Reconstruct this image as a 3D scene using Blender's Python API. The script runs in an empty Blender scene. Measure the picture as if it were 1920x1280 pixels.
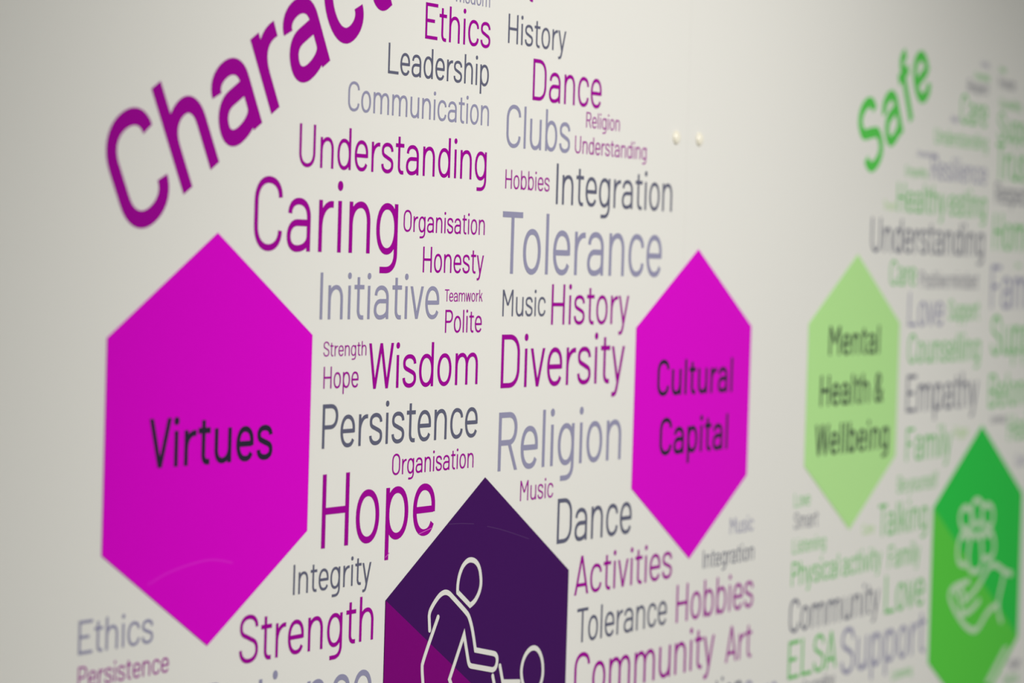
import bpy, math
from mathutils import Matrix, Vector

SC = bpy.context.scene
COL = SC.collection
UNIT = 0.15            # metres per wall unit (side of a small hexagon)
EYE = 1.50             # height of the wall units' origin above the floor


def wall_pt(x, y, out=0.0):
    """a point of the printed wall: x along it, y up it (wall units), out = metres off its face"""
    return Vector((UNIT * x, -out, EYE + UNIT * y))


# ------------------------------------------------------------------ camera
cam_data = bpy.data.cameras.new('camera')
cam = bpy.data.objects.new('camera', cam_data)
COL.objects.link(cam)
cam_data.sensor_width = 36.0
cam_data.lens = 5507.28 / 1920 * 36.0
right = Vector((0.48260746, -0.87534991, 0.02919892))
up = Vector((0.01020387, 0.03895551, 0.99918885))
fwd = Vector((0.87577732, 0.48191805, -0.02773218))
cam.matrix_world = Matrix((
    (right.x, up.x, -fwd.x, UNIT * -11.74226),
    (right.y, up.y, -fwd.y, UNIT * -8.10114),
    (right.z, up.z, -fwd.z, EYE + UNIT * 0.91066),
    (0, 0, 0, 1)))
cam_data.dof.use_dof = True
cam_data.dof.focus_distance = 16.0 * UNIT
cam_data.dof.aperture_fstop = 4.5
cam_data.clip_start = 0.02
SC.camera = cam

# ------------------------------------------------------------------ light
world = bpy.data.worlds.new('corridor daylight')
SC.world = world
world.use_nodes = True
bg = world.node_tree.nodes['Background']
bg.inputs['Color'].default_value = (0.975, 1.0, 0.985, 1)
bg.inputs['Strength'].default_value = 0.39


def spot(name, loc, target, half_angle, blend, power, radius, col):
    d = bpy.data.lights.new(name, 'SPOT')
    d.spot_size, d.spot_blend, d.energy, d.color, d.shadow_soft_size = 2 * half_angle, blend, power, col, radius
    o = bpy.data.objects.new(name, d)
    COL.objects.link(o)
    o.location = loc
    o.rotation_euler = (Vector(target) - Vector(loc)).to_track_quat('-Z', 'Y').to_euler()
    return o


# added unseen spotlight, its soft cone imitating lens vignetting; the rest is daylight from the open hall behind
spot('added_spotlight', (0.322, -1.79, 2.55), (0.715, 0.0, 1.222), 0.691, 0.984, 155, 0.12, (1.0, 0.985, 0.965))
spot('added_spotlight', (2.1, -1.6, 2.55), (1.85, 0.0, 1.22), 0.44, 1.0, 20, 0.12, (1.0, 0.99, 0.985))  # second unseen spot, added to brighten the dim right end of the wall

SC.view_settings.view_transform = 'Standard'
SC.view_settings.look = 'None'
SC.view_settings.exposure = 0.0
SC.view_settings.gamma = 1.0
SC.view_settings.use_curve_mapping = False


# ------------------------------------------------------------------ materials
def lin(c):
    return tuple((v / 12.92 if v <= 0.04045 else ((v + 0.055) / 1.055) ** 2.4) for v in (x / 255 for x in c))


def material(name, srgb, rough=0.45, spec=0.3, grain=0.0, bump=0.0, grain_scale=400.0):
    m = bpy.data.materials.new(name)
    m.use_nodes = True
    nt = m.node_tree
    b = nt.nodes['Principled BSDF']
    col = (*lin(srgb), 1)
    b.inputs['Base Color'].default_value = col
    b.inputs['Roughness'].default_value = rough
    b.inputs['Specular IOR Level'].default_value = spec
    tc = nt.nodes.new('ShaderNodeTexCoord')
    nz = nt.nodes.new('ShaderNodeTexNoise')
    nz.inputs['Scale'].default_value = grain_scale
    nz.inputs['Detail'].default_value = 3
    nt.links.new(tc.outputs['Object'], nz.inputs['Vector'])
    if grain:
        mx = nt.nodes.new('ShaderNodeMix')
        mx.data_type = 'RGBA'
        mx.inputs['A'].default_value = tuple(v * (1 - grain) for v in col[:3]) + (1,)
        mx.inputs['B'].default_value = tuple(min(1, v * (1 + grain)) for v in col[:3]) + (1,)
        nt.links.new(nz.outputs['Fac'], mx.inputs['Factor'])
        nt.links.new(mx.outputs['Result'], b.inputs['Base Color'])
    if bump:
        bp = nt.nodes.new('ShaderNodeBump')
        bp.inputs['Strength'].default_value = bump
        bp.inputs['Distance'].default_value = 0.0005
        nt.links.new(nz.outputs['Fac'], bp.inputs['Height'])
        nt.links.new(bp.outputs['Normal'], b.inputs['Normal'])
    return m


M = {
    'panel': material('white wall panel laminate', (231, 229, 222), 0.5, 0.12, 0.015, 0.02, 900),
    'plaster': material('painted plaster', (214, 212, 204), 0.8, 0.2, 0.03, 0.15, 250),
    'carpet': material('grey floor covering', (120, 118, 112), 0.9, 0.1, 0.15, 0.3, 300),
    'mag': material('magenta vinyl', (157, 0, 147), 0.5, 0.03, 0.03),
    'sla': material('slate grey vinyl', (95, 96, 117), 0.5, 0.03, 0.03),
    'lav': material('lavender grey vinyl', (146, 144, 171), 0.5, 0.03, 0.03),
    'gre': material('mid green vinyl', (98, 190, 92), 0.5, 0.03, 0.03),
    'lim': material('pale green vinyl', (165, 212, 128), 0.5, 0.03, 0.03),
    'hea': material('bright green vinyl', (86, 200, 80), 0.5, 0.03, 0.03),
    'blk': material('near black vinyl', (40, 38, 54), 0.5, 0.03, 0.03),
    'hot': material('hot magenta vinyl', (219, 0, 203), 0.5, 0.03, 0.02),
    'pur': material('dark purple vinyl', (64, 18, 88), 0.5, 0.03, 0.04),
    'plum': material('plum vinyl', (122, 0, 115), 0.5, 0.03, 0.05),
    'lime': material('lime green vinyl', (183, 231, 150), 0.5, 0.03, 0.02),
    'leaf': material('leaf green vinyl', (40, 198, 72), 0.5, 0.03, 0.03),
    'grass': material('grass green vinyl', (90, 206, 66), 0.5, 0.03, 0.03),
    'line': material('white vinyl line', (226, 224, 216), 0.45, 0.2, 0.01),
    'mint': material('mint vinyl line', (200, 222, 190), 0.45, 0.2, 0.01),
    'scratch': material('pale scratch', (206, 90, 190), 0.5, 0.3),
    'scuff': material('faint pink scuff', (221, 24, 206), 0.5, 0.05),
    'scuff2': material('faint violet scuff', (74, 28, 96), 0.5, 0.3),
    'cap': material('ivory plastic', (244, 238, 218), 0.3, 0.6),
    'seam': material('grey sealant', (196, 194, 186), 0.7, 0.2),
}

# ------------------------------------------------------------------ lettering
# ---- a plain condensed-looking grotesque drawn from strokes; unit = cap height ----
XH, DESC = 0.73, -0.28

def arc_pts(p0, p1, vert_first, k=0.60, n=9):
    """quarter turn from p0 to p1; leaves p0 vertically (or horizontally) and arrives the other way"""
    (x0, y0), (x1, y1) = p0, p1
    if vert_first:
        c0, c1 = (x0, y0 + (y1 - y0) * k), (x1 - (x1 - x0) * k, y1)
    else:
        c0, c1 = (x0 + (x1 - x0) * k, y0), (x1, y1 - (y1 - y0) * k)
    return bez(p0, c0, c1, p1, n)

def bez(p0, c0, c1, p1, n=9):
    out = []
    for i in range(1, n + 1):
        t = i / n
        a, b, c, d = (1 - t) ** 3, 3 * t * (1 - t) ** 2, 3 * t * t * (1 - t), t ** 3
        out.append((a * p0[0] + b * c0[0] + c * c1[0] + d * p1[0], a * p0[1] + b * c0[1] + c * c1[1] + d * p1[1]))
    return out

def path(start, *segs):
    """segs: ('L',x,y) line, ('V',x,y) turn leaving vertically, ('H',x,y) turn leaving horizontally, ('C',6 numbers)"""
    pts = [start]
    for s in segs:
        p = pts[-1]
        if s[0] == 'L': pts.append((s[1], s[2]))
        elif s[0] == 'V': pts += arc_pts(p, (s[1], s[2]), True)
        elif s[0] == 'H': pts += arc_pts(p, (s[1], s[2]), False)
        else: pts += bez(p, (s[1], s[2]), (s[3], s[4]), (s[5], s[6]))
    return pts

def box(x0, y0, x1, y1):
    return ('poly', [(x0, y0), (x1, y0), (x1, y1), (x0, y1)])

def diag(xa, ya, xb, yb, k):
    """slanted stem with level ends: left edge runs (xa,ya)-(xb,yb), k wide measured level"""
    return ('poly', [(xa, ya), (xb, yb), (xb + k, yb), (xa + k, ya)])

def ring(x0, y0, x1, y1, w, k=0.60):
    h = w / 2
    cx, cy = (x0 + x1) / 2, (y0 + y1) / 2
    p = path((x0 + h, cy), ('V', cx, y1 - h), ('H', x1 - h, cy), ('V', cx, y0 + h), ('H', x0 + h, cy))
    return ('loop', p[:-1], w)

def disc(cx, cy, rx, ry, n=22):

    return ('poly', [(cx + rx * math.cos(2 * math.pi * i / n), cy + ry * math.sin(2 * math.pi * i / n)) for i in range(n)])

def glyph(ch, w):
    """-> (ink width, left bearing, right bearing, shapes)"""
    h, o = w / 2, 0.010
    g = w - 0.09                      # heavier weights are set a little wider
    ST, RD, DI, CAP = 0.105, 0.066, 0.025, 0.118
    R = lambda p: ('line', p, w)
    if ch == ' ': return 0.25, 0, 0, []
    if ch in 'bdpqgo':
        W = 0.60 + g * 0.3
        s = [ring(0, -o, W, XH + o, w)]
        if ch == 'o': return W, RD, RD, s
        if ch == 'b': return W, ST, RD, s + [box(0, 0, w, 1.0)]
        if ch == 'd': return W, RD, ST, s + [box(W - w, 0, W, 1.0)]
        if ch == 'p': return W, ST, RD, s + [box(0, DESC, w, XH)]
        if ch == 'q': return W, RD, ST, s + [box(W - w, DESC, W, XH)]
        return W, RD, ST, s + [R(path((W - h, XH), ('L', W - h, 0.0), ('V', 0.30, DESC + h), ('L', 0.12, DESC + h)))]
    if ch in 'nhm':
        W = 0.575 + g * 0.4
        top = 1.0 if ch == 'h' else XH
        if ch != 'm':
            return W, ST, ST, [box(0, 0, w, top), R(path((h, 0.40), ('V', W * 0.55, XH + o - h), ('H', W - h, 0.44), ('L', W - h, 0)))]
        W = 0.985 + g * 1.2
        c = W / 2
        return W, ST, ST, [box(0, 0, w, XH),
            R(path((h, 0.42), ('V', c * 0.60, XH + o - h), ('H', c, 0.45), ('L', c, 0))),
            R(path((c, 0.42), ('V', c + (W - c) * 0.52, XH + o - h), ('H', W - h, 0.45), ('L', W - h, 0)))]
    if ch == 'u':
        W = 0.57 + g * 0.4
        return W, ST, ST, [box(W - w, 0, W, XH), R(path((h, XH), ('L', h, 0.28), ('V', W * 0.46, h - o), ('H', W - h, 0.32)))]
    if ch == 'r':
        W = 0.385 + g * 0.5
        return W, ST, 0.012, [box(0, 0, w, XH), R(path((h, 0.34), ('C', h, 0.55, 0.17 + h * 0.4, XH - h + 0.015, W - 0.005, XH - h - 0.01)))]
    if ch == 'i':
        r = 0.026 + w * 0.48
        return w, ST, ST, [box(0, 0, w, XH), disc(h, 1.012 - r, r, r)]
    if ch == 'l': return w, ST, ST, [box(0, 0, w, 1.0)]
    if ch == 't':
        W = 0.39 + g * 0.5
        x = 0.115
        return W, 0.05, 0.045, [R(path((x + h, 0.915), ('L', x + h, 0.20), ('V', 0.30 + g * 0.4, h - o), ('L', W - 0.015, h - o))), box(0, 0.70 - h, W, 0.70 + h)]
    if ch == 'f':
        W = 0.39 + g * 0.5
        x = 0.115
        return W, 0.045, 0.01, [R(path((x + h, 0), ('L', x + h, 0.80), ('V', 0.29 + g * 0.4, 1.0 - h), ('L', W - 0.01, 1.0 - h))), box(0, 0.70 - h, W - 0.02, 0.70 + h)]
    if ch == 'a':
        W = 0.60 + g * 0.3
        return W, RD, ST, [R(path((W - h, 0), ('L', W - h, 0.47), ('V', W * 0.50, XH + o - h), ('H', h + 0.025, 0.52))),
            R(path((W - h, 0.395 + g * .2), ('L', W * 0.45, 0.395 + g * .2), ('H', h, 0.205), ('V', W * 0.42, h - o), ('H', W - h, 0.215)))]
    if ch == 'e':
        W = 0.60 + g * 0.3
        return W, RD, 0.06, [R(path((W - h, 0.325), ('L', W - h, 0.42), ('V', W * 0.5, XH + o - h), ('H', h, 0.365), ('V', W * 0.52, h - o), ('C', W * 0.74, h - o, W - h - 0.06, 0.07 + h * .4, W - h - 0.02, 0.17))),
            box(h, 0.366 - h, W - h, 0.366 + h)]
    if ch == 'c':
        W = 0.59 + g * 0.3
        return W, RD, 0.05, [R(path((W - h, 0.50), ('V', W * 0.51, XH + o - h), ('H', h, 0.365), ('V', W * 0.51, h - o), ('H', W - h, 0.23)))]
    if ch in 'sS':
        if ch == 's': W, top, yt, ym, yb, yl, yr = 0.555 + g * 0.3, XH, 0.545, 0.375, 0.195, 0.215, 0.525
        else: W, top, yt, ym, yb, yl, yr = 0.68 + g * 0.3, 1.0, 0.755, 0.52, 0.25, 0.28, 0.735
        c = W / 2
        return W, 0.06, 0.055, [R(path((W - h - 0.01, yr), ('V', c, top + o - h), ('H', h + 0.01, yt),
            ('C', h + 0.01, yt - (yt - ym) * 0.75, c * 0.55, ym + (yt - ym) * .28, c, ym), ('C', c * 1.5, ym - (ym - yb) * .28, W - h, yb + (ym - yb) * 0.72, W - h, yb), ('V', c, h - o), ('H', h, yl)))]
    if ch in 'vy':
        W, k = 0.565 + g * 0.5, w * 1.04
        if ch == 'v':
            return W, DI, DI, [diag(0, XH, W / 2 - k / 2, 0, k), diag(W - k, XH, W / 2 - k / 2, 0, k)]
        mx = W / 2 - k * 0.5
        xb, yb = mx - (W - k - mx) / (XH + 0.0) * 0.09, -0.09
        cx = xb + k / 2
        return W, DI, DI, [diag(0, XH, mx, 0.0, k), diag(W - k, XH, xb, yb, k), R(path((cx + 0.006, yb + 0.03), ('L', cx, yb), ('C', cx - 0.055, yb - 0.14, cx - 0.08, DESC + h, 0.035, DESC + h)))]
    if ch in 'wW':
        W, top = (0.83 + g, XH) if ch == 'w' else (0.98 + g * 1.3, 1.0)
        k = w * 1.02
        a, m = W * 0.255 - k / 2, W * 0.5 - k / 2
        return W, DI, DI, [diag(0, top, a, 0, k), diag(m, top, a, 0, k), diag(m, top, W - a - k, 0, k), diag(W - k, top, W - a - k, 0, k)]
    if ch == 'k':
        W, k = 0.54 + g * 0.5, w * 1.25
        return W, ST, DI, [box(0, 0, w, 1.0), diag(w * .6, 0.30, W - k - 0.02, XH, k), diag(0.20, 0.42, W - k, 0, k)]
    if ch == 'C':
        W = 0.69 + g * 0.3
        return W, 0.085, 0.06, [R(path((W - h, 0.725), ('V', W * 0.51, 1.0 + o - h), ('H', h, 0.66), ('L', h, 0.34), ('V', W * 0.51, h - o), ('H', W - h, 0.275)))]
    if ch == 'O':
        W = 0.70 + g * 0.3
        return W, 0.085, 0.085, [('loop', path((h, 0.34), ('L', h, 0.66), ('V', W / 2, 1 + o - h), ('H', W - h, 0.66), ('L', W - h, 0.34), ('V', W / 2, h - o), ('H', h, 0.34))[:-1], w)]
    if ch == 'U':
        W = 0.69 + g * 0.3
        return W, 0.11, 0.11, [R(path((h, 1), ('L', h, 0.34), ('V', W / 2, h - o), ('H', W - h, 0.34), ('L', W - h, 1)))]
    if ch == 'D':
        W = 0.70 + g * 0.3
        return W, CAP, 0.085, [box(0, 0, w, 1), R(path((h, 1 - h), ('L', W * 0.46, 1 - h), ('H', W - h, 0.64), ('L', W - h, 0.36), ('V', W * 0.46, h), ('L', h, h)))]
    if ch in 'PRB':
        W = {'P': 0.64, 'R': 0.67, 'B': 0.67}[ch] + g * 0.3
        yb = 0.455
        s = [box(0, 0, w, 1), R(path((h, 1 - h), ('L', W * 0.54, 1 - h), ('H', W - h - (0.03 if ch != 'P' else 0), (1 + yb) / 2), ('V', W * 0.54, yb + h * .5), ('L', h, yb + h * .5)))]
        if ch == 'R': s.append(diag(0.30, yb + h, W - w * 1.06, 0, w * 1.06))
        if ch == 'B': s.append(R(path((h, yb + h * .5), ('L', W * 0.54, yb + h * .5), ('H', W - h, yb / 2 + h * .5), ('V', W * 0.54, h), ('L', h, h))))
        return W, CAP, (0.05 if ch == 'P' else 0.045), s
    if ch in 'EFL':
        W = {'E': 0.65, 'F': 0.62, 'L': 0.65}[ch] + g * 0.4
        s = [box(0, 0, w, 1)]
        if ch in 'EF': s += [box(0, 1 - w, W, 1), box(0, 0.51 - h, W * 0.76, 0.51 + h)]
        if ch in 'EL': s += [box(0, 0, W, w)]
        return W, CAP, 0.045, s
    if ch == 'H':
        W = 0.67 + g * 0.4
        return W, CAP, CAP, [box(0, 0, w, 1), box(W - w, 0, W, 1), box(0, 0.5 - h, W, 0.5 + h)]
    if ch == 'I': return w, CAP, CAP, [box(0, 0, w, 1)]
    if ch == 'T':
        W = 0.67 + g * 0.4
        return W, 0.03, -0.03, [box(W / 2 - h, 0, W / 2 + h, 1), box(0, 1 - w, W, 1)]
    if ch == 'M':
        W, k = 0.80 + g, w * 1.06
        return W, CAP, CAP, [box(0, 0, w, 1), box(W - w, 0, W, 1), diag(0, 1, W / 2 - k / 2, 0.40, k), diag(W - k, 1, W / 2 - k / 2, 0.40, k)]
    if ch == 'V':
        W, k = 0.70 + g * 0.5, w * 1.05
        return W, 0.02, 0.0, [diag(0, 1, W / 2 - k / 2, 0, k), diag(W - k, 1, W / 2 - k / 2, 0, k)]
    if ch == 'A':
        W, k = 0.72 + g * 0.5, w * 1.05
        return W, 0.02, 0.02, [diag(0, 0, W / 2 - k / 2, 1, k), diag(W - k, 0, W / 2 - k / 2, 1, k), box(0.13, 0.25 - h, W - 0.13, 0.25 + h)]
    if ch == '&':
        W = 0.70
        return W, 0.07, 0.05, [R(path((W - 0.03, 0.02), ('L', 0.16, 0.66), ('V', 0.30, 1 - h), ('H', 0.46, 0.77), ('C', 0.46, 0.60, h, 0.50, h, 0.26), ('V', 0.28, h - o), ('C', 0.48, h - o, 0.60, 0.22, 0.62, 0.44)))]
    raise KeyError(ch)

def layout(text, w, track=1.0):
    """-> list of (char, x of its left ink edge), total ink width"""
    out, x, prev = [], 0.0, None
    for ch in text:
        W, lb, rb, _ = glyph(ch, w)
        if prev is not None: x += (prev + lb) * track
        out.append((ch, x))
        x += W
        prev = rb
    return out, x

# text, ink, left, baseline, cap height (wall units), set width, label
WORDS = [
    ('Wisdom', 'lav', 2.2144, 2.3169, 0.0858, 1.0, 'small lavender word Wisdom cut off by the top edge above Ethics'),
    ('Ethics', 'mag', 1.909, 2.0892, 0.1951, 1.018, 'magenta word Ethics above the dark grey Leadership'),
    ('Leadership', 'sla', 1.5357, 1.8761, 0.1617, 1.004, 'dark grey word Leadership under the magenta Ethics'),
    ('Communication', 'lav', 1.1494, 1.6567, 0.1528, 1.028, 'lavender word Communication between Leadership and Understanding'),
    ('Understanding', 'mag', 0.7, 1.3504, 0.2169, 1.002, 'long magenta word Understanding right above Caring'),
    ('Caring', 'mag', 0.3111, 0.9225, 0.3651, 0.989, 'very large magenta word Caring beside the Virtues hexagon tip'),
    ('Organisation', 'mag', 1.7391, 1.0454, 0.1163, 1.002, 'small magenta word Organisation right of the large Caring'),
    ('Honesty', 'mag', 1.9531, 0.8292, 0.1401, 0.998, 'magenta word Honesty under the upper Organisation'),
    ('Initiative', 'lav', 0.9323, 0.5779, 0.2404, 1.014, 'large lavender word Initiative below Caring'),
    ('Teamwork', 'mag', 2.2002, 0.672, 0.0667, 1.03, 'tiny magenta word Teamwork at the end of Initiative'),
    ('Polite', 'mag', 2.2113, 0.5001, 0.1263, 1.013, 'magenta word Polite under tiny Teamwork'),
    ('Strength', 'mag', 0.9781, 0.3876, 0.0761, 1.058, 'small magenta word Strength above the small Hope'),
    ('Hope', 'mag', 0.9854, 0.2218, 0.1133, 1.011, 'small magenta word Hope left of the large Wisdom'),
    ('Wisdom', 'mag', 1.4234, 0.2094, 0.2412, 1.053, 'large magenta word Wisdom above the dark grey Persistence'),
    ('Persistence', 'sla', 0.987, -0.087, 0.2284, 1.019, 'large dark grey word Persistence above the big Hope'),
    ('Organisation', 'mag', 1.6911, -0.2577, 0.1131, 1.026, 'magenta word Organisation just above the purple hexagon tip'),
    ('Hope', 'mag', 1.0053, -0.6025, 0.3824, 1.016, 'very large magenta word Hope left of the purple hexagon tip'),
    ('Integrity', 'sla', 0.7527, -0.8194, 0.1536, 1.004, 'dark grey word Integrity under the big Hope'),
    ('Strength', 'mag', 0.2809, -1.1227, 0.2377, 1.024, 'large magenta word Strength left of the purple hexagon'),
    ('Patience', 'lav', -0.034, -1.5132, 0.323, 0.948, 'large lavender word cut off by the bottom edge under Strength'),
    ('Ethics', 'lav', -1.0216, -0.9401, 0.1551, 1.03, 'lavender word Ethics at the lower left beside the Virtues hexagon'),
    ('Persistence', 'mag', -1.0179, -1.0941, 0.0985, 1.029, 'magenta word Persistence in the lower left corner below Ethics'),
    ('Art', 'mag', 2.7742, 2.3944, 0.2, 1.0, 'magenta word almost wholly cut off by the top edge above History'),
    ('History', 'sla', 2.8289, 2.1374, 0.166, 1.033, 'dark grey word History at the top right of Ethics'),
    ('Dance', 'mag', 3.1382, 1.8337, 0.2386, 0.976, 'magenta word Dance below the dark grey History'),
    ('Clubs', 'lav', 2.842, 1.55, 0.2415, 0.995, 'large lavender word Clubs below the magenta Dance'),
    ('Religion', 'mag', 3.8174, 1.7119, 0.0932, 1.043, 'small magenta word Religion just right of Clubs'),
    ('Understanding', 'mag', 3.6823, 1.5541, 0.1033, 1.045, 'small magenta word Understanding below the small Religion'),
    ('Hobbies', 'mag', 2.8457, 1.3146, 0.1091, 1.032, 'small magenta word Hobbies left of the dark grey Integration'),
    ('Integration', 'sla', 3.4611, 1.2441, 0.239, 1.009, 'large dark grey word Integration above Tolerance'),
    ('Tolerance', 'lav', 2.8294, 0.8315, 0.3541, 0.998, 'very large lavender word Tolerance below Integration'),
    ('Music', 'sla', 2.8548, 0.5882, 0.1528, 1.011, 'small dark grey word Music left of the magenta History'),
    ('History', 'mag', 3.4455, 0.5376, 0.2383, 1.041, 'magenta word History above Diversity'),
    ('Diversity', 'mag', 2.8583, 0.1791, 0.3061, 1.022, 'large magenta word Diversity beside the Cultural Capital hexagon'),
    ('Religion', 'lav', 2.8532, -0.2946, 0.3355, 1.018, 'large lavender word Religion below Diversity'),
    ('Music', 'mag', 3.1295, -0.4801, 0.1181, 1.025, 'small magenta word Music under the lavender Religion'),
    ('Dance', 'sla', 3.598, -0.7617, 0.2679, 0.989, 'dark grey word Dance left of the Cultural Capital hexagon bottom'),
    ('Activities', 'mag', 3.8426, -1.0895, 0.2343, 1.081, 'magenta word Activities below the dark grey Dance'),
    ('Tolerance', 'sla', 3.8917, -1.381, 0.2075, 1.02, 'dark grey word Tolerance below Activities'),
    ('Hobbies', 'mag', 5.2698, -1.3886, 0.2448, 1.04, 'blurred magenta word Hobbies right of the dark grey Tolerance'),
    ('Community', 'mag', 3.8759, -1.7228, 0.2784, 1.047, 'large magenta word Community along the bottom edge below Tolerance'),
    ('Art', 'mag', 6.0505, -1.7294, 0.2396, 1.04, 'magenta word Art right of the magenta Community'),
    ('Music', 'lav', 6.0621, -0.8706, 0.1086, 1.04, 'faint blurred lavender word Music right of the Cultural Capital hexagon tip'),
    ('Integration', 'sla', 5.6529, -1.0682, 0.12, 1.04, 'blurred small grey word Integration under the faint lavender Music'),
    ('Celebration', 'sla', 4.9463, -2.022, 0.2055, 1.0, 'grey word cut off by the bottom edge below the magenta Art'),
    ('Care', 'lav', 6.3692, -2.0994, 0.2088, 1.0, 'lavender word at the bottom edge whose first round top only shows'),
    ('Family', 'lav', 10.6087, 2.5609, 0.0459, 1.04, 'tiny blurred lavender word topmost in the green cloud'),
    ('Friendship', 'gre', 10.4689, 2.4543, 0.0554, 1.011, 'tiny blurred green word second from the top right of Safe'),
    ('Respect', 'sla', 10.3158, 2.3444, 0.0984, 1.04, 'tiny blurred dark grey word above the green Care near Safe'),
    ('Care', 'gre', 10.1808, 2.0831, 0.2348, 0.95, 'blurred green word Care right of the heading Safe'),
    ('Hope', 'lav', 9.9684, 2.0857, 0.0556, 1.04, 'tiny blurred grey word left of green Care by Safe'),
    ('Understanding', 'gre', 9.6298, 1.9006, 0.1213, 1.113, 'blurred green word Understanding under the upper green Care'),
    ('Communication', 'lav', 9.2666, 1.786, 0.0504, 0.932, 'tiny blurred grey word left above the lavender Resilience'),
    ('Resilience', 'lav', 9.5787, 1.6247, 0.1824, 1.143, 'blurred lavender word Resilience below the green Understanding'),
    ('Empathy', 'gre', 9.041, 1.6322, 0.0727, 1.197, 'tiny blurred green word at the left of lavender Resilience'),
    ('Healthy eating', 'gre', 8.8899, 1.3569, 0.2192, 1.04, 'blurred green words Healthy eating below Resilience'),
    ('Trust', 'lim', 8.6131, 1.3652, 0.0665, 1.207, 'tiny pale green word at the left of Healthy eating'),
    ('Understanding', 'sla', 8.3941, 1.0485, 0.2528, 1.076, 'large blurred dark grey word Understanding below Healthy eating'),
    ('Care', 'gre', 8.7917, 0.8035, 0.1888, 1.04, 'blurred green word below the grey Understanding beside the lime hexagon tip'),
    ('Positive mindset', 'sla', 9.4126, 0.7889, 0.1294, 1.04, 'small blurred grey words Positive mindset below the large Understanding'),
    ('Love', 'lav', 9.1944, 0.4962, 0.2565, 1.068, 'blurred lavender word Love right of the lime hexagon'),
    ('Support', 'gre', 10.0585, 0.5409, 0.1572, 0.921, 'small blurred green word Support right of the lavender Love'),
    ('Counselling', 'gre', 9.216, 0.2136, 0.2223, 1.039, 'blurred green word Counselling above the grey Empathy'),
    ('Empathy', 'sla', 9.2119, -0.1579, 0.2834, 1.04, 'large blurred grey word Empathy right of the lime hexagon'),
    ('Family', 'gre', 9.2387, -0.5301, 0.2509, 1.003, 'blurred green word Family below the grey Empathy'),
    ('Hope', 'lim', 10.2712, -0.3958, 0.0993, 1.04, 'tiny pale green word at the end of Family above the green hexagon'),
    ('Be yourself', 'gre', 9.0874, -0.7636, 0.1257, 1.04, 'small blurred green phrase between green Family and Talking'),
    ('Talking', 'gre', 8.7202, -1.0715, 0.2395, 1.015, 'blurred green word Talking left of the green hexagon corner'),
    ('Care', 'lim', 8.4079, -1.0346, 0.0776, 1.089, 'tiny pale green word at the left of Talking'),
    ('Love', 'gre', 7.1284, -0.7542, 0.0984, 1.04, 'tiny blurred green word left of the lime hexagon bottom'),
    ('Smart', 'sla', 7.1357, -0.9086, 0.1123, 1.04, 'tiny blurred dark grey word beside the lime hexagon bottom tip'),
    ('Listening', 'gre', 7.1248, -1.0809, 0.1048, 1.04, 'small blurred green word above Physical activity'),
    ('Physical activity', 'gre', 7.1223, -1.31, 0.1703, 1.049, 'blurred green words Physical activity below the small Listening'),
    ('Family', 'gre', 8.949, -1.3243, 0.1692, 0.997, 'blurred green word Family right of Physical activity'),
    ('Community', 'sla', 7.1094, -1.6356, 0.2342, 1.044, 'blurred dark grey word Community above the green capitals'),
    ('Love', 'gre', 8.9052, -1.6647, 0.2885, 1.04, 'blurred green word Love right of the dark grey Community'),
    ('ELSA', 'gre', 7.1113, -1.9612, 0.2681, 1.063, 'green word in four capitals left of the lavender Support'),
    ('Support', 'lav', 8.0751, -2.0362, 0.3399, 1.049, 'large blurred lavender word Support left of the green hexagon'),
    ('Listening', 'gre', 9.0918, -2.1839, 0.0749, 1.04, 'tiny blurred green word under the lavender Support'),
    ('Counselling', 'sla', 7.3811, -2.0825, 0.0851, 1.0, 'blurred dark word cut off by the bottom edge under the green capitals'),
    ('Happy', 'gre', 11.0475, 2.554, 0.0383, 0.992, 'faintest tiny green word at the top of the right column'),
    ('Friends', 'sla', 11.0384, 2.4201, 0.0877, 1.04, 'small blurred dark grey word near the top of the right edge'),
    ('Counselling', 'gre', 11.0751, 2.2616, 0.0774, 1.0, 'blurred green word at the right edge under a dark grey word'),
    ('Support', 'gre', 11.06, 2.0012, 0.2256, 1.0, 'larger blurred green word at the right edge two above Respect'),
    ('Trust', 'gre', 11.0355, 1.6809, 0.2943, 1.0, 'large blurred green word at the right edge directly above Respect'),
    ('Respect', 'sla', 11.0475, 1.4859, 0.1703, 1.0, 'blurred dark grey word at the right edge above green Home'),
    ('Home', 'gre', 11.035, 1.107, 0.2973, 1.0, 'large blurred green word Home at the right edge below the dark Respect'),
    ('Care', 'gre', 11.6016, 0.9684, 0.0415, 1.0, 'tiny green word above the lavender Family at the right edge'),
    ('Family', 'lav', 11.0159, 0.6291, 0.3546, 1.0, 'large blurred lavender word Family at the right edge'),
    ('Support', 'gre', 11.0629, 0.2491, 0.3242, 1.0, 'large blurred green word Support under lavender Family at the right edge'),
    ('Belonging', 'gre', 11.0504, -0.1799, 0.2763, 1.0, 'blurred green word at the right edge above the green hexagon tip'),
    ('Listening', 'sla', 11.1147, -0.307, 0.0642, 1.054, 'tiny dark grey word just right of the green hexagon tip'),
    ('Healthy', 'gre', 11.5491, -0.4671, 0.2179, 1.0, 'blurred green word at the right edge beside the green hexagon tip'),
    ('Care', 'lav', 11.7514, -0.6893, 0.1035, 1.0, 'small blurred lavender word at the right edge beside the green hexagon'),
    ('Hope', 'sla', 11.767, -2.3965, 0.0934, 1.04, 'tiny dark grey word right of the green hexagon bottom'),
    ('Talking', 'gre', 11.6084, -2.521, 0.0975, 1.0, 'green word in the lower right corner beside the green hexagon bottom'),
]
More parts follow.
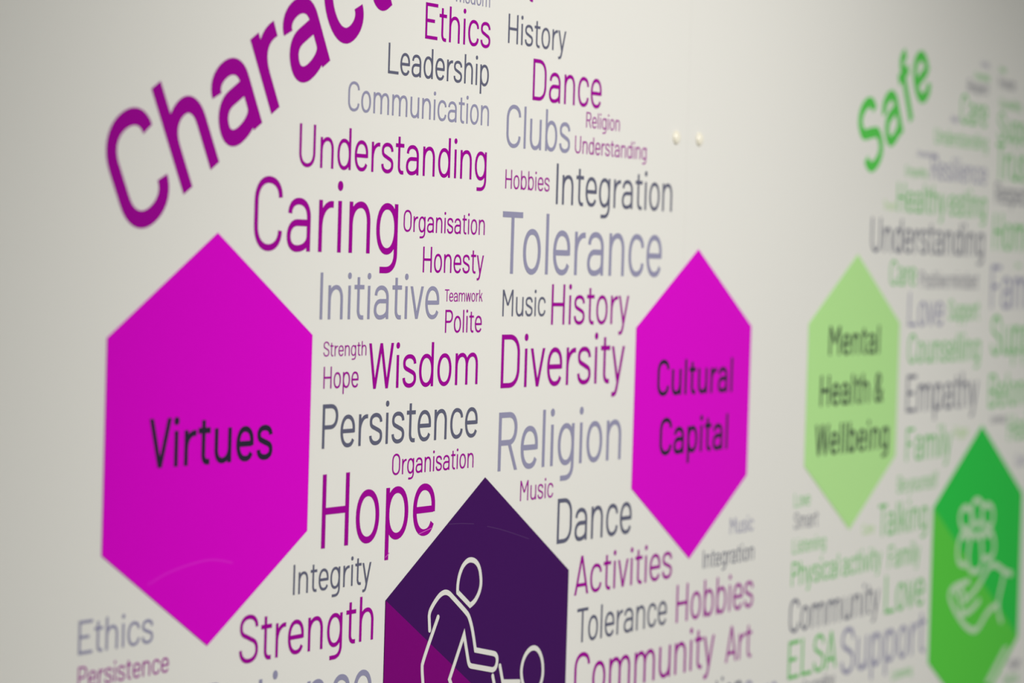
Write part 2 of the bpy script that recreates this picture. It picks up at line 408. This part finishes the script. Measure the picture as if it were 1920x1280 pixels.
# lettering on the hexagons: hexagon index, text, left, baseline, cap height, set width
HEX_TEXT = [
    (0, 'Virtues', -0.5217, -0.1165, 0.234, 1.057),
    (1, 'Cultural', 4.8839, 0.0812, 0.227, 1.061),
    (1, 'Capital', 4.9424, -0.2964, 0.2353, 1.049),
    (2, 'Mental', 7.6564, 0.2975, 0.2086, 1.145),
    (2, 'Health &', 7.5224, -0.0627, 0.2191, 1.089),
    (2, 'Wellbeing', 7.459, -0.4128, 0.2216, 1.088),
]
PURPLE_ICON = [
    ('adult_figure', 1, 1, [(-0.2837, 0.5872), (-0.2858, 0.6237), (-0.2719, 0.6771), (-0.2383, 0.7259), (-0.1911, 0.7527), (-0.145, 0.7589), (-0.0863, 0.7447), (-0.0406, 0.7045), (-0.0205, 0.6385), (-0.0217, 0.5956), (-0.0442, 0.5546), (-0.0854, 0.5183), (-0.1372, 0.4997)]),
    ('adult_figure', 0, 0, [(-0.5803, 0.4039), (-0.5905, 0.4823)]),
    ('adult_figure', 0, 1, [(-0.5904, 0.4811), (-0.5838, 0.5085), (-0.5391, 0.5492), (-0.488, 0.5836), (-0.4472, 0.5969), (-0.4116, 0.5981), (-0.3751, 0.5872), (-0.3378, 0.5634), (-0.1743, 0.4622), (-0.1458, 0.4364), (-0.1145, 0.3834), (-0.093, 0.3324), (-0.0631, 0.2424)]),
    ('adult_figure', 0, 0, [(-0.0658, 0.2469), (-0.063, 0.2411), (0.1458, 0.1999)]),
    ('adult_figure', 0, 1, [(0.1394, 0.2012), (0.1715, 0.1935), (0.1917, 0.174), (0.1943, 0.152), (0.1881, 0.1278), (0.1702, 0.1092), (0.1387, 0.1064)]),
    ('adult_figure', 0, 0, [(0.1451, 0.1057), (-0.1011, 0.1538)]),
    ('adult_figure', 0, 1, [(-0.0949, 0.1525), (-0.1236, 0.1593), (-0.1396, 0.1812), (-0.147, 0.2033)]),
    ('adult_figure', 0, 0, [(-0.1454, 0.1971), (-0.1978, 0.3414), (-0.3477, 0.1066), (-0.3148, 0.0575), (-0.2211, -0.0993)]),
    ('adult_figure', 0, 1, [(-0.4932, 0.4661), (-0.65, 0.2323), (-0.6527, 0.197), (-0.6375, 0.112), (-0.605, -0.0526)]),
    ('child_figure', 1, 1, [(0.6331, 0.1851), (0.5739, 0.1771), (0.5169, 0.14), (0.4864, 0.08), (0.4925, 0.0225), (0.5208, -0.0312), (0.5694, -0.0716), (0.6235, -0.0906), (0.6831, -0.0847), (0.7277, -0.0483), (0.7543, -0.0001), (0.7543, 0.0639), (0.7304, 0.124), (0.6848, 0.1683)]),
    ('child_figure', 0, 0, [(0.2294, 0.119), (0.2684, 0.0224), (0.4663, 0.0015)]),
    ('child_figure', 0, 0, [(0.1472, 0.0701), (0.1795, -0.0049), (0.2071, -0.0828), (0.4139, -0.1009)]),
]
GREEN_ICON = [
    ('people_icon', 1, 1, [(-0.3252, 0.5755), (-0.4244, 0.5498), (-0.465, 0.4828), (-0.4001, 0.409), (-0.3067, 0.3838), (-0.2091, 0.3964), (-0.1715, 0.4642), (-0.2154, 0.5371)]),
    ('people_icon', 1, 1, [(-0.0645, 0.6203), (-0.1549, 0.5973), (-0.1926, 0.5293), (-0.1393, 0.4366), (-0.0504, 0.3988), (0.0403, 0.4251), (0.0767, 0.513), (0.0395, 0.586)]),
    ('people_icon', 1, 1, [(0.1845, 0.5672), (0.0811, 0.5449), (0.0503, 0.4759), (0.1065, 0.4015), (0.204, 0.3692), (0.3086, 0.3883), (0.3399, 0.4579), (0.302, 0.5317)]),
    ('people_icon', 0, 1, [(-0.3708, 0.3691), (-0.4498, 0.3238), (-0.486, 0.2505), (-0.4787, 0.1742), (-0.4305, 0.1225), (-0.2903, 0.099)]),
    ('people_icon', 0, 1, [(-0.1942, 0.3189), (-0.2361, 0.2198), (-0.236, 0.105), (-0.1752, 0.0467), (-0.07, 0.0281), (0.0487, 0.0342), (0.0992, 0.0922), (0.0853, 0.1965), (0.0524, 0.3019)]),
    ('people_icon', 0, 1, [(0.2831, 0.338), (0.3665, 0.2673), (0.3898, 0.1875), (0.3423, 0.1258), (0.2298, 0.1082), (0.1333, 0.1284)]),
    ('people_icon', 0, 0, [(-0.3885, 0.3639), (-0.2932, 0.3193), (-0.1986, 0.3639), (-0.0525, 0.3066), (0.0744, 0.3455), (0.1914, 0.3053), (0.2907, 0.3375)]),
    ('hand_icon', 0, 1, [(0.8275, -0.0562), (0.6674, -0.0302), (0.5059, 0.0284), (0.3874, 0.0572), (0.2924, 0.0515), (0.2013, 0.0131), (0.0774, -0.0674), (-0.1015, -0.1424), (-0.2984, -0.1956)]),
    ('hand_icon', 0, 1, [(0.6491, -0.042), (0.5994, -0.1301), (0.5317, -0.2294), (0.5201, -0.3071), (0.5685, -0.4035), (0.6104, -0.4337)]),
    ('hand_icon', 0, 1, [(-0.2038, -0.0379), (-0.3499, -0.0386), (-0.5291, -0.0516), (-0.6229, -0.079), (-0.6432, -0.1275), (-0.5304, -0.2256), (-0.3381, -0.351), (-0.1664, -0.4248), (-0.0342, -0.4542), (0.0759, -0.4352), (0.2361, -0.3401), (0.3654, -0.2998), (0.5181, -0.2873)]),
    ('hand_icon', 0, 1, [(0.0542, -0.2138), (-0.0716, -0.2605), (-0.216, -0.2923), (-0.3631, -0.2788)]),
    ('hand_icon', 0, 1, [(-0.5076, -0.0887), (-0.4119, -0.1476), (-0.3693, -0.2147), (-0.3436, -0.2933)]),
    ('hand_icon', 0, 1, [(-0.401, -0.0724), (-0.3058, -0.1186), (-0.2812, -0.1844)]),
]
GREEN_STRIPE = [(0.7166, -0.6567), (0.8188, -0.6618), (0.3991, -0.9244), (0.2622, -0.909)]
HOPE_SCRATCH = [[(1.9873, -0.5929), (2.0578, -0.5803), (2.1254, -0.5693)], [(1.6445, -0.6945), (1.6845, -0.6733)]]
VIRTUES_SCUFF = [(-0.5055, -0.6631), (-0.3672, -0.622), (-0.2161, -0.5977), (-0.0421, -0.5817), (0.0568, -0.5858), (0.1983, -0.6125)]
PURPLE_SCUFF = [[(-0.399, 0.9735), (-0.2692, 0.9698), (-0.1181, 0.9572)], [(0.0361, 0.933), (0.2327, 0.8991), (0.5366, 0.8274)]]
# baseline start (along, up; measured in a frame turned 30 degrees) and letter spacing of the two headings
HEAD_A = (-0.132, 1.163, 0.78)
HEAD_B = (7.965, -2.785, 0.92)

# ------------------------------------------------------------------ mesh building
class Mesh:
    """collects flat vinyl shapes (x, y in wall units or cap heights) cut from sheet of a small thickness (metres)"""
    STEP = 6e-6                       # where two strokes cross, one lies this much over the other

    def __init__(self, thick, sx=1.0, sy=1.0, base=0.0):
        self.v, self.f, self.t, self.sx, self.sy, self.base, self.n = [], [], thick, sx, sy, base, 0

    def _z(self):
        self.n += 1
        return self.t + (self.n - 1) * self.STEP

    def poly(self, pts, dx=0.0):
        a = sum(pts[i - 1][0] * pts[i][1] - pts[i][0] * pts[i - 1][1] for i in range(len(pts)))
        if a * self.sx * self.sy < 0: pts = pts[::-1]
        z, k, n = self._z(), len(self.v), len(pts)
        for zz in (self.base, z):
            self.v += [((x + dx) * self.sx, y * self.sy, zz) for x, y in pts]
        self.f.append([k + n + i for i in range(n)])
        for i in range(n):
            j = (i + 1) % n
            self.f.append([k + i, k + j, k + n + j, k + n + i])

    def stroke(self, pts, w, closed=False, dx=0.0):
        h, n = w / 2, len(pts)
        L, R = [], []
        for i in range(n):
            p = pts[i]
            a = pts[i - 1] if (i or closed) else None
            b = pts[(i + 1) % n] if (i < n - 1 or closed) else None
            ds = []
            for u, v in ((a, p), (p, b)):
                if u is None or v is None: continue
                d = math.hypot(v[0] - u[0], v[1] - u[1])
                if d > 1e-9: ds.append(((v[0] - u[0]) / d, (v[1] - u[1]) / d))
            tx, ty = sum(d[0] for d in ds), sum(d[1] for d in ds)
            d = math.hypot(tx, ty) or 1.0
            tx, ty = tx / d, ty / d
            m = h / max(0.35, tx * ds[0][0] + ty * ds[0][1])
            L.append((p[0] - ty * m, p[1] + tx * m))
            R.append((p[0] + ty * m, p[1] - tx * m))
        z, k = self._z(), len(self.v)
        for i in range(n):
            for q in (L[i], R[i]):
                for zz in (self.base, z):
                    self.v.append(((q[0] + dx) * self.sx, q[1] * self.sy, zz))
        lb, lt, rb, rt = (lambda i: k + 4 * (i % n)), (lambda i: k + 4 * (i % n) + 1), (lambda i: k + 4 * (i % n) + 2), (lambda i: k + 4 * (i % n) + 3)
        for i in range(n if closed else n - 1):
            self.f += [[rt(i), rt(i + 1), lt(i + 1), lt(i)], [rb(i), rb(i + 1), rt(i + 1), rt(i)], [lb(i + 1), lb(i), lt(i), lt(i + 1)]]
        if not closed:
            self.f += [[lb(0), rb(0), rt(0), lt(0)], [rb(n - 1), lb(n - 1), lt(n - 1), rt(n - 1)]]

    def disc(self, p, r, n=16):
        self.poly([(p[0] + r * math.cos(2 * math.pi * i / n), p[1] + r * math.sin(2 * math.pi * i / n)) for i in range(n)])

    def glyph(self, ch, w, dx=0.0):
        for s in glyph(ch, w)[3]:
            if s[0] == 'poly': self.poly(s[1], dx)
            else: self.stroke(s[1], s[2], s[0] == 'loop', dx)

    def data(self, name, mat):
        me = bpy.data.meshes.new(name)
        me.from_pydata(self.v, [], self.f)
        me.materials.append(M[mat])
        me.update()
        return me

    def build(self, name, mat, parent=None, loc=(0, 0, 0)):
        o = bpy.data.objects.new(name, self.data(name, mat))
        COL.objects.link(o)
        o.location = loc
        if parent is not None: o.parent = parent
        return o


def tag(o, label, cat, group=None):
    o['label'], o['category'] = label, cat
    if group: o['group'] = group
    return o


def on_wall(o, x, y, turn=0.0, out=0.0):
    """stand a flat thing (drawn in its own x, y) on the printed wall, turned in the wall's plane"""
    o.location = wall_pt(x, y, out)
    o.rotation_euler = (math.pi / 2, -turn, 0)
    return o


def empty(name):
    o = bpy.data.objects.new(name, None)
    o.empty_display_size = 0.02
    COL.objects.link(o)
    return o


VINYL = 0.00025
_letters = {}


def letter_mesh(ch, w, ink):
    if (ch, w, ink) not in _letters:
        m = Mesh(VINYL)
        m.glyph(ch, w)
        _letters[(ch, w, ink)] = m.data('letter', ink)
    return _letters[(ch, w, ink)]


def letters(text, w, ink, parent, h, k, z=0.0, track=1.0):
    for ch, x in layout(text, w, track)[0]:
        if ch == ' ': continue
        o = bpy.data.objects.new('letter', letter_mesh(ch, w, ink))
        COL.objects.link(o)
        o.parent = parent
        o.location = (x * k * h * UNIT, 0, z)
        o.scale = (k * h * UNIT, h * UNIT, 1)


def one_piece(text, w, ink, name, h, k, parent=None, loc=(0, 0, 0), base=0.0):
    m = Mesh(base + VINYL, k * h * UNIT, h * UNIT, base)
    for ch, x in layout(text, w)[0]:
        m.n = 0
        m.glyph(ch, w, x)
    return m.build(name, ink, parent, loc)


# ------------------------------------------------------------------ the setting
def slab(name, lo, hi, mat, kind='structure'):
    (x0, y0, z0), (x1, y1, z1) = lo, hi
    v = [(x, y, z) for z in (z0, z1) for y in (y0, y1) for x in (x0, x1)]
    f = [[0, 2, 3, 1], [4, 5, 7, 6], [0, 1, 5, 4], [2, 6, 7, 3], [0, 4, 6, 2], [1, 3, 7, 5]]
    me = bpy.data.meshes.new(name)
    me.from_pydata(v, [], f)
    me.materials.append(M[mat])
    o = bpy.data.objects.new(name, me)
    COL.objects.link(o)
    o['kind'] = kind
    return o


def bevel(o, w, seg=2):
    b = o.modifiers.new('edge', 'BEVEL')
    b.width, b.segments = w, seg


SEAM = UNIT * 5.222
LOW, HIGH = 0.10, 2.40
for nm, a, b in (('wall_left', -3.4, SEAM - 0.00012), ('wall_right', SEAM + 0.00012, 4.6)):
    bevel(slab(nm, (a, 0.0, LOW), (b, 0.008, HIGH), 'panel'), 0.00025)
slab('trim_1', (SEAM - 0.02, 0.0062, LOW), (SEAM + 0.02, 0.0079, HIGH), 'seam')
slab('wall_back', (-3.6, 0.0085, 0.0), (4.8, 0.12, 2.62), 'plaster')
slab('baseboard_back', (-3.6, -0.006, 0.0), (4.8, 0.0084, LOW - 0.001), 'plaster')
slab('floor', (-3.6, -2.3, -0.1), (4.8, 0.12, 0.0), 'carpet')
slab('ceiling', (-3.6, -2.3, 2.62), (4.8, 0.12, 2.72), 'plaster')


# ------------------------------------------------------------------ hexagons
A = math.sqrt(3) / 2
CORNERS = [(0, 1), (-A, .5), (-A, -.5), (0, -1), (A, -.5), (A, .5)]
PLAQUE = 0.0006


def plaque(x, y, size, ink, label):
    m = Mesh(PLAQUE, UNIT, UNIT)
    m.poly([(px * size, py * size) for px, py in CORNERS])
    o = m.build('hexagon_plaque', ink)
    on_wall(o, x, y)
    return tag(o, label, 'hexagon sign', 'hexagons of the wall graphic')


HEXES = [
    (0.0, 0.0, 1.0, 'hot', 'large hot magenta hexagon lettered Virtues in black'),
    (5.434, 0.014, 1.0, 'hot', 'hot magenta hexagon lettered Cultural Capital in black'),
    (8.146, 0.024, 1.0, 'lime', 'lime green hexagon lettered Mental Health & Wellbeing in black'),
    (2.709, -1.533, 1.212, 'pur', 'dark purple and plum hexagon with white outlined figures'),
    (10.906, -1.528, 1.212, 'leaf', 'two tone green hexagon with a pale hand and people outline'),
]
PLAQUES = [plaque(*h) for h in HEXES]
for i, text, x, y, h, k in HEX_TEXT:
    p, (hx, hy) = PLAQUES[i], HEXES[i][:2]
    o = one_piece(text, 0.122, 'blk', 'lettering', h, k, p, ((x - hx) * UNIT, (y - hy) * UNIT, 0), PLAQUE)
    o['label'] = 'black lettering ' + text


def facet(i, ink, label):
    s = HEXES[i][2]
    m = Mesh(PLAQUE + 0.0001, UNIT, UNIT, PLAQUE)
    m.poly([(px * s, py * s) for px, py in (CORNERS[1], CORNERS[2], CORNERS[3], CORNERS[4])])
    o = m.build('lower_facet', ink, PLAQUES[i])
    o['label'] = label


facet(3, 'plum', 'plum lower half')
facet(4, 'grass', 'lighter green lower half')


def smooth(pts, closed, turns=2):
    for _ in range(turns):
        out = [] if closed else [pts[0]]
        n = len(pts)
        for i in range(n if closed else n - 1):
            (ax, ay), (bx, by) = pts[i], pts[(i + 1) % n]
            out += [(ax * .75 + bx * .25, ay * .75 + by * .25), (ax * .25 + bx * .75, ay * .25 + by * .75)]
        if not closed: out.append(pts[-1])
        pts = out
    return pts


def icon(i, strokes, w, ink, labels):
    for name in dict.fromkeys(s[0] for s in strokes):
        m = Mesh(PLAQUE + 0.0003, UNIT, UNIT, PLAQUE + 0.0001)
        for nm, closed, curved, pts in strokes:
            if nm != name: continue
            p = [tuple(q) for q in pts]
            if curved:
                # a closed head keeps its straight chin: only the round run is smoothed
                p = smooth(p, bool(closed) and ink == 'mint' or name == 'child_figure' and bool(closed))
            m.stroke(p, w, bool(closed))
            if not closed:
                m.disc(p[0], w / 2)
                m.disc(p[-1], w / 2)
        o = m.build(name, ink, PLAQUES[i])
        o['label'] = labels[name]


icon(3, PURPLE_ICON, 0.0295, 'line', {'adult_figure': 'white outline of a bending adult', 'child_figure': 'white outline of a child'})
icon(4, GREEN_ICON, 0.048, 'mint', {'people_icon': 'pale outline of three people', 'hand_icon': 'pale outline of an open hand'})
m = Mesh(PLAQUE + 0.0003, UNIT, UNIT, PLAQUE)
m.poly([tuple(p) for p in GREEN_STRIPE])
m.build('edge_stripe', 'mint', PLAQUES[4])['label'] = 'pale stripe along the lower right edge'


def marks(name, runs, w, ink, parent, z, label, off=(0, 0)):
    m = Mesh(z + 0.00002, UNIT, UNIT, z - 0.0001)
    for r in runs: m.stroke(smooth([(x - off[0], y - off[1]) for x, y in r], False), w)
    m.build(name, ink, parent)['label'] = label


marks('scuff', [VIRTUES_SCUFF], 0.012, 'scuff', PLAQUES[0], PLAQUE, 'faint pale arc scuffed into the vinyl')
marks('scuff', PURPLE_SCUFF, 0.004, 'scuff2', PLAQUES[3], PLAQUE, 'faint hairline scuffs')

# ------------------------------------------------------------------ words
for text, ink, x, y, h, k, label in WORDS:
    w = 0.095
    green = x > 6.9
    grp = 'words of the green cloud' if green else 'words of the magenta cloud'
    if h < 0.15 and green:                      # specks too small and blurred to show their letters
        o = one_piece(text, 0.08, ink, 'word_decal', h, k)
    else:
        o = empty('word_decal')
        letters(text, w, ink, o, h, k)
    on_wall(o, x, y)
    tag(o, label, 'word', grp)
    if text == 'Hope' and h > 0.3:
        marks('scratch', HOPE_SCRATCH, 0.0045, 'scratch', o, VINYL + 0.00008, 'pale scratches across the e and the p', (x, y))

# the two slanted headings, parallel to a hexagon's upper left edge
C30, S30 = math.cos(math.pi / 6), math.sin(math.pi / 6)
for text, ink, size, u0, v0, label in (
        ('Character', 'mag', 0.558, HEAD_A[0], HEAD_A[1], 'huge bold slanted magenta heading running up out of the top edge'),
        ('Safe', 'hea', 0.545, HEAD_B[0], HEAD_B[1], 'bold slanted bright green heading Safe above the lime hexagon')):
    o = empty('heading_decal')
    letters(text, 0.147, ink, o, size, 1.0, 0.0, HEAD_A[2] if text[0] == 'C' else HEAD_B[2])
    on_wall(o, u0 * C30 - v0 * S30, u0 * S30 + v0 * C30, math.pi / 6)
    tag(o, label, 'heading', 'slanted headings of the wall graphic')


# ------------------------------------------------------------------ screw caps beside the seam
def screw_cap(x, y, label):
    prof = [(0.0063, 0.0), (0.0065, 0.0007), (0.0064, 0.0012), (0.0061, 0.0017), (0.0055, 0.0023), (0.0046, 0.0029), (0.0034, 0.0033), (0.0018, 0.0036)]
    n = 28

    def lathe(name, rings, close, parent):
        v = [(r * math.cos(2 * math.pi * i / n), r * math.sin(2 * math.pi * i / n), z) for r, z in rings for i in range(n)]
        f = [[a * n + i, a * n + (i + 1) % n, (a + 1) * n + (i + 1) % n, (a + 1) * n + i] for a in range(len(rings) - 1) for i in range(n)]
        if close:
            v.append((0, 0, rings[-1][1] + 0.0003))
            f += [[(len(rings) - 1) * n + i, (len(rings) - 1) * n + (i + 1) % n, len(v) - 1] for i in range(n)]
        me = bpy.data.meshes.new(name)
        me.from_pydata(v, [], f)
        me.materials.append(M['cap'])
        me.polygons.foreach_set('use_smooth', [True] * len(f))
        ob = bpy.data.objects.new(name, me)
        COL.objects.link(ob)
        ob.parent = parent
        return ob
    o = empty('screw_cap')
    lathe('collar', prof[:4], False, o)
    lathe('dome', prof[3:], True, o)
    on_wall(o, x, y)
    tag(o, label, 'screw cap', 'screw caps beside the panel seam')


screw_cap(5.052, 1.714, 'small ivory domed screw cap nearer the word Integration, left of the pair')
screw_cap(5.392, 1.720, 'small ivory domed screw cap on the far panel, right of the pair')
